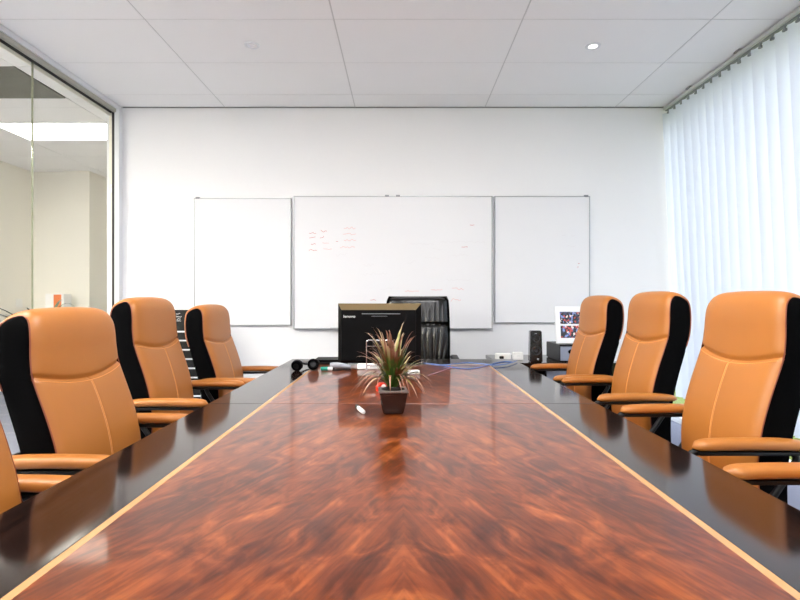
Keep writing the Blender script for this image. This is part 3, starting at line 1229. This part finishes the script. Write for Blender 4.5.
def table_plant():
    x, y = on_table(393, 411.5)
    root = empty('potted_plant', (x, y - .015, TABLE_Z), math.radians(4))
    b = MB(); square_pot(b, .086, .036, .052)
    b.build('pot', M['pot'], root, angle=35)
    b = MB(); b.box(-.0535, .0535, -.0535, .0535, .079, .0865, .003)
    v = b.build('rim', M['pot_rim'], root)
    b = MB(); b.lathe([(.0, .098), (.02, .096), (.038, .0885), (.044, .0862)], n=20, cap0=False, cap1=False)
    b.build('soil', M['soil'], root)
    rnd = random.Random(11)
    A, B = [], []
    for k in range(120):
        az = rnd.uniform(0, 2 * PI)
        q = rnd.random()
        if q < .50:       # upright
            spec = (az, rnd.uniform(.015, .085), rnd.uniform(.13, .235), rnd.uniform(0, .012), rnd.uniform(.0028, .0052))
        elif q < .80:     # leaning
            spec = (az, rnd.uniform(.07, .125), rnd.uniform(.10, .17), rnd.uniform(.0, .035), rnd.uniform(.003, .0052))
        else:             # arching over
            spec = (az, rnd.uniform(.10, .15), rnd.uniform(.085, .12), rnd.uniform(.07, .13), rnd.uniform(.0026, .0042))
        s = spec + (rnd.uniform(.004, .018), .088, rnd.uniform(-.03, .03))
        (B if rnd.random() < .30 else A).append(s)
    # the blades that stand out
    A.append((.1, .155, .085, .13, .0040, .012, .088, .02))
    B.append((-.5, .125, .10, .105, .0052, .012, .088, -.02))
    B.append((-.9, .10, .09, .115, .0050, .012, .088, .02))
    B.append((3.7, .115, .09, .105, .0052, .012, .088, -.01))
    A.append((3.2, .16, .09, .125, .0036, .012, .088, .0))
    B.append((.4, .03, .245, 0, .0036, .006, .088, -.02))
    B.append((2.7, .10, .215, 0.01, .0046, .006, .088, .02))
    mesh_from(blades(A), 'foliage', M['leaf'], root)
    o = mesh_from(blades(B), 'foliage', M['leaf_pale'], root)
    o['label'] = 'pale cream green leaf blades'
    tag(root, 'small spiky red and green plant in square dark pot on the table', 'plant')


table_plant()


def floor_plant(x, y, label, seed, zc=.98, n=46, rs=(.16, .52)):
    root = empty('floor_plant', (x, y, 0))
    b = MB(); b.lathe([(.11, 0), (.12, .01), (.15, .30), (.155, .31), (.14, .31), (.135, .285)], n=28)
    b.build('pot', M['black_plastic'], root)
    b = MB(); b.lathe([(0, .295), (.1, .292), (.1345, .286)], n=24, cap0=False, cap1=False)
    b.build('soil', M['soil'], root)
    b = MB(); b.tube([(0, 0, .28), (.01, .01, .6), (0, 0, zc)], [.016, .013, .011], 10)
    b.build('stem', M['soil'], root)
    rnd = random.Random(seed)
    S = []
    for k in range(n):
        S.append((rnd.uniform(0, 2 * PI), rnd.uniform(*rs), rnd.uniform(.05, .30), rnd.uniform(.02, .22), rnd.uniform(.006, .010), .006, zc - rnd.uniform(0, .2), rnd.uniform(-.05, .05)))
    mesh_from(blades(S, 10), 'foliage', M['leaf_dark'], root)
    tag(root, label, 'plant')


floor_plant(-1.98, 2.82, 'dark strappy floor plant behind the chairs at the glass partition', 5)
floor_plant(-1.95, 1.86, 'dark thin-leaved floor plant between the partition and the cut-off chair', 8, .86)

# ------------------------------------------------------------------ things on the table
# white marker with black cap
x0, y0 = on_table(356.5, 408.5); x1, y1 = on_table(363.5, 414.5)
a = math.atan2(y1 - y0, x1 - x0)
t = empty('marker_pen', (x0, y0, TABLE_Z + .0085), a)
L = math.hypot(x1 - x0, y1 - y0)
ry = Matrix.Rotation(PI / 2, 3, 'Y')
b = MB(); b.lathe([(.003, L), (.0075, L - .002), (.008, L - .006), (.008, .034)], mtx=ry, n=16); b.build('barrel', M['white_plastic'], t)
b = MB(); b.lathe([(.006, 0), (.0082, .004), (.0085, .034)], mtx=ry, n=16); b.build('cap', M['black_plastic'], t)
tag(t, 'white marker pen with black cap lying in front of the plant', 'pen')

# teal-capped marker by the headset
x0, y0 = on_table(321, 370.5); x1, y1 = on_table(333, 370.8)
t = empty('marker_pen', (x0, y0, TABLE_Z + .0115), math.atan2(y1 - y0, x1 - x0))
b = MB(); b.lathe([(.008, 0), (.011, .003), (.0115, .044)], mtx=ry, n=16); o = b.build('cap', M['teal'], t)
b = MB(); b.lathe([(.0105, .044), (.0105, .068), (.004, .071)], mtx=ry, n=16); b.build('barrel', M['white_plastic'], t)
tag(t, 'teal-capped marker lying between the black headset and silver stapler', 'pen')

# silver stapler
x0, y0 = on_table(330, 370)
x0 += .0
t = empty('stapler', (x0, y0 - .01, TABLE_Z), math.radians(4))
b = MB(); b.box(0, .125, -.018, .018, 0, .007, .003, 2); b.build('base', M['black_plastic'], t)
b = MB()
rings = []
for k in range(13):
    u = k / 12
    h = .020 + .015 * math.sin(PI * min(1, .25 + u * .75)) * (1 if u < .9 else .8)
    w = .017 * (1 if u < .85 else 1 - ((u - .85) / .15) ** 2 * .45)
    zb_ = .009 + .004 * (1 - u)
    ring = []
    for i in range(14):
        an = 2 * PI * i / 14
        ring.append(Vector((.002 + .122 * u, w * math.copysign(abs(math.cos(an)) ** .6, math.cos(an)), zb_ + h / 2 + h / 2 * math.copysign(abs(math.sin(an)) ** .6, math.sin(an)))))
    rings.append(ring)
b.rings(rings); b.build('arm', M['silver'], t)
b = MB(); b.box(.005, .03, -.012, .012, .009, .016); b.build('hinge', M['black_plastic'], t)
tag(t, 'silver stapler lying on the table beside the monitor', 'stapler')

# headset
x0, y0 = on_table(306, 370.5)
t = empty('headset', (x0, y0, TABLE_Z))
for (dx, dy, tilt, nm) in ((-.048, -.01, 14, 0), (.042, .0, -20, 1)):
    m3 = Matrix.Rotation(math.radians(90 + tilt), 3, 'X') @ Matrix.Rotation(math.radians(10 * (1 if nm else -1)), 3, 'Y')
    b = MB(); b.lathe([(.012, -.012), (.03, -.011), (.034, 0), (.032, .011), (.012, .014)], dx, dy, .034, 24, mtx=m3)
    cup = b.build('ear_cup', M['black_plastic'], t)
    b = MB()
    b.lathe([(.016, .0125), (.030, .012), (.033, .018), (.029, .025), (.018, .0235)], dx, dy, .034, 24, cap0=False, cap1=False, mtx=m3)
    b.build('ear_cushion', M['black_fabric'], cup)
b = MB()
b.tube([(-.05, .01, .05), (-.062, .08, .04), (-.03, .15, .02), (.03, .155, .02), (.06, .09, .04), (.045, .02, .05)], .006, 8, 6)
b.build('headband', M['black_plastic'], t)
tag(t, 'black headset with two round ear cups lying on the table corner', 'headset')

# closed black notebook computer behind the stapler
x0, y0 = on_table(315, 363.9); x1, _ = on_table(346, 363.9)
t = empty('laptop', (x0, y0 - .03, TABLE_Z))
wl_ = x1 - x0 - .0
b = MB(); b.box(0, wl_, -.02, .15, 0, .017, .004, 2); b.build('base', M['black_plastic'], t)
b = MB(); b.box(0, wl_, -.02, .15, .0175, .033, .004, 2); b.build('lid', M['silver'], t)
for ch in t.children:
    if ch.name.startswith('lid'):
        ch.data.materials[0] = M['black_matte']
tag(t, 'closed slim black laptop lying behind the silver stapler', 'laptop')

# white flat box under the monitor
x0, y0 = on_table(357.5, 369.2); x1, _ = on_table(386, 369.2)
t = empty('network_router', ((x0 + x1) / 2, y0, TABLE_Z))
hw_ = (x1 - x0) / 2
b = MB(); b.box(-hw_, hw_, -.02, .018, .002, .034, .005, 3); b.box(-hw_ + .01, hw_ - .01, -.015, .014, 0, .003); b.build('case', M['white_plastic'], t)
b = MB(); b.box(-.01, .03, -.0206, -.019, .014, .019); b.build('marking', M['carrier'], t, smooth=False)
tag(t, 'white flat box standing on the table against the monitor foot', 'router')

# chrome wire stand
x0, y0 = on_table(366.5, 370.6)
k = y0 / F_PX
t = empty('wire_stand', (x0, y0, TABLE_Z))
ht = (370.6 - 340.2) * k
wd = .155
b = MB()
b.tube([(0, -.045, .004), (0, 0, .004), (0, .0, .012), (0, 0, ht - .012), (.004, 0, ht - .003), (.014, 0, ht), (wd - .014, 0, ht), (wd - .004, 0, ht - .003), (wd, 0, ht - .012), (wd, 0, .012), (wd, 0, .004), (wd, -.045, .004)], .0034, 10)
b.build('frame', M['chrome'], t)
b = MB(); b.tube([(0, 0, .03), (wd, 0, .03)], .0025, 8); b.tube([(.0, 0, ht * .8), (wd, 0, ht * .8)], .002, 8)
b.build('crossbar', M['chrome'], t)
tag(t, 'chrome wire stand between the plant and the monitor', 'stand')

# small white adapter and red piece behind the pot
x0, y0 = on_table(414, 374)
t = empty('plug_adapter', (x0, y0, TABLE_Z), .3)
b = MB(); b.box(-.035, .03, -.018, .018, 0, .022, .005, 2); b.build('case', M['white_plastic'], t)
b = MB(); b.box(-.02, .018, -.0186, -.017, .008, .011); b.box(-.02, .018, -.0186, -.017, .014, .016); b.build('slot', M['black_plastic'], t, smooth=False)
tag(t, 'small white adapter with dark slots on table behind the plant', 'adapter')
x0, y0 = on_table(385, 391)
t = empty('tape_dispenser', (x0 - .012, y0 + .01, TABLE_Z), .5)
b = MB()
b.rings([[Vector((-.028, sg, 0)), Vector((.032, sg, 0)), Vector((.036, sg, .016)), Vector((.012, sg, .034)), Vector((-.012, sg, .037)), Vector((-.03, sg, .02))] for sg in (-.011, .011)])
b.build('body', M['red_plastic'], t, smooth=False)
b = MB(); b.lathe([(.006, -.012), (.012, -.012), (.012, .012), (.006, .012)], 0, 0, .019, 20, mtx=Matrix.Rotation(PI / 2, 3, 'X')); b.build('reel', M['white_plastic'], t)
tag(t, 'small red plastic piece just behind the plant pot', 'dispenser')


# cables on the table
def cable(pts, m_, label, r=.0032, lift=0.0):
    P = []
    for (px, py) in pts:
        x, y = on_table(px, py)
        P.append((x, y, TABLE_Z + r + lift))
    b = MB(); b.tube(P, r, 8, 8)
    o = b.build('network_cable', m_)
    tag(o, label, 'cable')


cable([(424, 363.4), (438, 365.0), (450, 367.2), (464, 369.2), (476, 368.4), (487, 365.8), (496, 363.2), (505, 361.8), (512, 362.3)], M['blue_cable'], 'blue network cable making the deeper dip behind the plant', .0027)
cable([(426, 365.0), (440, 366.6), (456, 365.2), (468, 364.2), (482, 365.4), (494, 366.6), (506, 365.6), (513, 363.6), (517, 362.0)], M['blue_cable'], 'blue network cable running flatter along the far end of the table', lift=.0066)
cable([(428, 376), (436, 373.5), (444, 370.6), (452, 367.8)], M['pink_cable'], 'short mauve cable rising beside the plant to the blue cables', .0025, lift=.0005)


# ------------------------------------------------------------------ side desk in the corner and what stands on it
DZ = .70
def desk():
    root = empty('side_desk', (0, 0, 0))
    b = MB(); b.box(.70, 1.60, 3.73, 4.30, DZ - .03, DZ, .003); b.build('desktop', M['dark_wood'], root)
    b = MB(); b.box(.72, .75, 3.78, 4.28, 0, DZ - .03); b.build('side_panel', M['dark_wood'], root, smooth=False)
    b = MB(); b.box(1.55, 1.58, 3.78, 4.28, 0, DZ - .03); b.build('side_panel', M['dark_wood'], root, smooth=False)
    b = MB(); b.box(.75, 1.55, 4.22, 4.24, .15, DZ - .03); b.build('back_panel', M['dark_wood'], root, smooth=False)
    for x0 in (1.06,):
        b = MB(); b.box(x0, x0 + .42, 3.80, 4.2, .04, DZ - .035, .003); p = b.build('pedestal', M['black_plastic'], root)
        for q in range(3):
            d = MB(); d.box(x0 + .01, x0 + .41, 3.785, 3.80, .06 + q * .2, .06 + q * .2 + .19, .003); dd = d.build('drawer', M['slate'], p)
    tag(root, 'black desk in the far corner carrying the speaker and picture frame', 'desk')


desk()


def speaker():
    Y = 3.80
    k = Y / F_PX
    t = empty('speaker', ((535.3 - CX) * k, Y, DZ), math.radians(-6))
    b = MB()
    w0, w1, d, h = .046, .041, .05, .232
    b.rings([[Vector((-w0, -d, 0)), Vector((w0, -d, 0)), Vector((w0, d, 0)), Vector((-w0, d, 0))], [Vector((-w1, -d + .012, h)), Vector((w1, -d + .012, h)), Vector((w1, d, h)), Vector((-w1, d, h))]])
    bmesh.ops.bevel(b.bm, geom=b.bm.edges[:], offset=.006, segments=3, affect='EDGES')
    b.build('cabinet', M['black_gloss'], t)
    for z, r in ((.175, .03), (.088, .036)):
        m3 = Matrix.Rotation(PI / 2 - .05, 3, 'X')
        yy = -d + .012 * z / h
        b = MB(); b.lathe([(r, .0035), (r * .9, .004), (r * .55, -.002), (r * .35, -.002), (r * .3, .002), (.0005, .003)], 0, yy, z, 24, cap0=False, mtx=m3)
        b.build('driver', M['speaker_cone'], t)
    b = MB(); b.lathe([(.007, -.001), (.007, .004), (.003, .006)], .012, -d + .001, .024, 14, mtx=Matrix.Rotation(PI / 2, 3, 'X')); b.build('knob', M['silver'], t)
    b = MB(); b.box(-.01, .006, -d + .010, -d + .014, h - .022, h - .019); b.build('badge', M['silver'], t, smooth=False)
    tag(t, 'slim black speaker with two round drivers, on the corner desk', 'speaker')


speaker()
# equipment box with grey front
EX, EY, EH = 1.165, 3.80, .125
t = empty('equipment_box', (EX, EY, DZ))
b = MB(); b.box(0, .36, .004, .34, .004, EH, .004); b.box(.01, .35, .02, .33, 0, .005); b.build('case', M['black_plastic'], t)
b = MB(); b.box(.006, .354, -.006, .006, .008, EH - .012, .004); b.build('front_panel', M['slate'], t)
b = MB(); b.box(.0, .360, -.008, .006, EH - .011, EH, .003); b.box(0, .006, -.008, .006, .004, EH - .011, .001); b.build('trim', M['black_plastic'], t)
b = MB()
b.lathe([(.022, -.002), (.022, .006), (.016, .009)], .085, -.004, .075, 24, mtx=Matrix.Rotation(PI / 2, 3, 'X') @ Matrix.Scale(.75, 3, Vector((0, 1, 0)))); b.build('port', M['black_gloss'], t)
tag(t, 'low black box with slate grey front and round black port, under the picture frame', 'box')


def picture():
    root = empty('picture_frame', (1.185, 3.93, DZ + EH))
    root.rotation_euler = (math.radians(-8), 0, math.radians(3))
    w, h = .30, .285
    b = MB()
    f = .034
    b.box(0, w, 0, .016, 0, f, .002); b.box(0, w, 0, .016, h - f, h, .002); b.box(0, f, 0, .016, f, h - f, .002); b.box(w - f, w, 0, .016, f, h - f, .002)
    b.build('frame', M['frame_white'], root)
    b = MB(); b.box(f - .002, w - f + .002, .006, .014, f - .002, h - f + .002); b.build('mount', M['frame_white'], root, smooth=False)
    for z0 in (.042, .150):
        b = MB(); b.box(f + .004, w - f - .004, .004, .0062, z0, z0 + .094); b.build('photograph', M['photo'], root, smooth=False)
    b = MB(); b.box(f, w - f, .0035, .0062, .137, .149); b.box(.12, .2, .0035, .006, h - f - .009, h - f - .003); b.build('divider', M['white_alu'], root, smooth=False)
    b = MB(); b.box(w / 2 - .02, w / 2 + .02, .016, .02, .02, .2, .001, rot=Matrix.Rotation(math.radians(22), 3, 'X'), about=Vector((w / 2, .016, .2))); b.build('stand', M['white_plastic'], root)
    tag(root, 'white picture frame holding two colour photographs, on the grey-fronted box', 'picture frame')


picture()
# white adapters at the near corner of the desk
t = empty('power_adapter', (.885, 3.93, DZ))
b = MB(); b.box(-.038, .038, -.03, .03, 0, .058, .006, 3); b.build('case', M['white_plastic'], t)
b = MB(); b.box(-.012, .012, -.0306, -.029, .03, .034); b.build('marking', M['tbar'], t, smooth=False)
tag(t, 'white cube adapter on the corner desk, beside the black speaker', 'adapter')
t = empty('power_strip', (.775, 3.93, DZ))
b = MB(); b.box(-.06, .055, -.028, .028, 0, .05, .008, 3); b.build('case', M['white_plastic'], t)
b = MB(); b.box(-.036, -.004, -.05, -.0275, .012, .032, .004, 2); b.build('plug', M['black_plastic'], t)
tag(t, 'white power block with a black plug, at the end of the corner desk', 'power strip')


# ------------------------------------------------------------------ black drawer stack by the back wall
def drawers():
    Y = 4.34
    k = Y / F_PX
    root = empty('drawer_cabinet', (-2.12, Y, 0))
    W, D, H = .43, .32, EYE - (331 - CY) * k
    b = MB(); b.box(0, W, .012, D, .0, H - .012, .003); b.build('carcass', M['black_plastic'], root)
    b = MB(); b.box(-.004, W + .004, .0, D, H - .012, H, .002); b.build('top', M['white_alu'], root)
    n = 11
    dz = 9.25 * k
    for i in range(n):
        z1 = H - .012 - i * dz - .002
        z0 = z1 - dz + .006
        if z0 < .02:
            break
        d = MB(); d.box(.012, W - .012, 0, .012, z0 + .012, z1, .002); dd = d.build('drawer', M['black_plastic'], root)
        e = MB(); e.box(.012, W - .012, -.008, .010, z0, z0 + .011, .002); e.build('pull', M['white_alu'], dd)
    b = MB(); b.box(W - .012, W, -.004, .012, .0, H - .3); b.build('post', M['silver'], root, smooth=False)
    tag(root, 'black drawer stack with silver edges between chairs at the back wall', 'cabinet')
    t = empty('carton', (-1.93, Y + .02, H))
    h = (331 - 310) * k
    b = MB(); b.box(-.09, .11, 0, .2, 0, h, .003); bb = b.build('box', M['black_plastic'], t)
    b = MB()
    rnd = random.Random(3)
    for (x, z, w) in ((.0, .145, .05), (.0, .12, .065), (.005, .10, .05), (.0, .085, .06)):
        squiggle(b, x - .05, z, w, .012, rnd, .0014, 9); squiggle(b, x + .01, z, w * .7, .01, rnd, .0014, 8)
    o = b.build('lettering', M['white_plastic'], bb, smooth=False)
    tag(t, 'black box with small white lettering on top of the drawer stack', 'box')


drawers()

# ------------------------------------------------------------------ next room: low cabinet with a carton on it
t = empty('storage_cabinet', (-4.9, 6.62, 0))
b = MB(); b.box(0, .62, .02, .34, 0, 1.0, .004); b.build('carcass', M['white_alu'], t)
for q in (0, 1):
    b = MB(); b.box(.005 + .307 * q, .305 + .307 * q, 0, .02, .06, .99, .003); d = b.build('door', M['white_alu'], t)
    b = MB(); b.tube([(.27 + .07 * q, -.012, .5), (.27 + .07 * q, -.012, .62)], .005); b.build('handle', M['alu'], d)
tag(t, 'low white cabinet in the next room under the small carton', 'cabinet')
t = empty('carton', ((57 - CX) * 6.75 / F_PX, 6.7, 1.0), .0)
b = MB(); b.box(-.12, .12, 0, .16, 0, .245, .003); bb = b.build('box', M['frame_white'], t)
b = MB(); b.box(-.01, .09, -.002, .001, .06, .235); b.build('label_panel', M['orange_card'], bb, smooth=False)
tag(t, 'white carton with an orange label behind the glass partition', 'box')

# ------------------------------------------------------------------ sky, camera, view
w = bpy.data.worlds.new('sky')
SC.world = w
w.use_nodes = True
nt = w.node_tree
bg = nt.nodes['Background']
bg.inputs['Color'].default_value = (0.86, 0.91, 1.0, 1)
bg.inputs['Strength'].default_value = 1.85

cam = bpy.data.cameras.new('camera')
co = bpy.data.objects.new('camera', cam)
COL.objects.link(co)
co.location = (0, 0, EYE)
co.rotation_euler = (PI / 2, 0, 0)
cam.sensor_width = 36
cam.sensor_fit = 'HORIZONTAL'
cam.lens = F_PX / 800 * 36
cam.shift_x = (400 - CX) / 800
cam.shift_y = (CY - 300) / 800
cam.clip_start = .05
SC.camera = co
vs = SC.view_settings
vs.view_transform = 'Standard'
vs.look = 'None'
vs.gamma = 1
vs.exposure = 0.90
vs.use_curve_mapping = False
SC.cycles.max_bounces = 10
SC.cycles.diffuse_bounces = 6
SC.cycles.transparent_max_bounces = 16
SC.cycles.use_denoising = True
SC.cycles.sample_clamp_indirect = 8
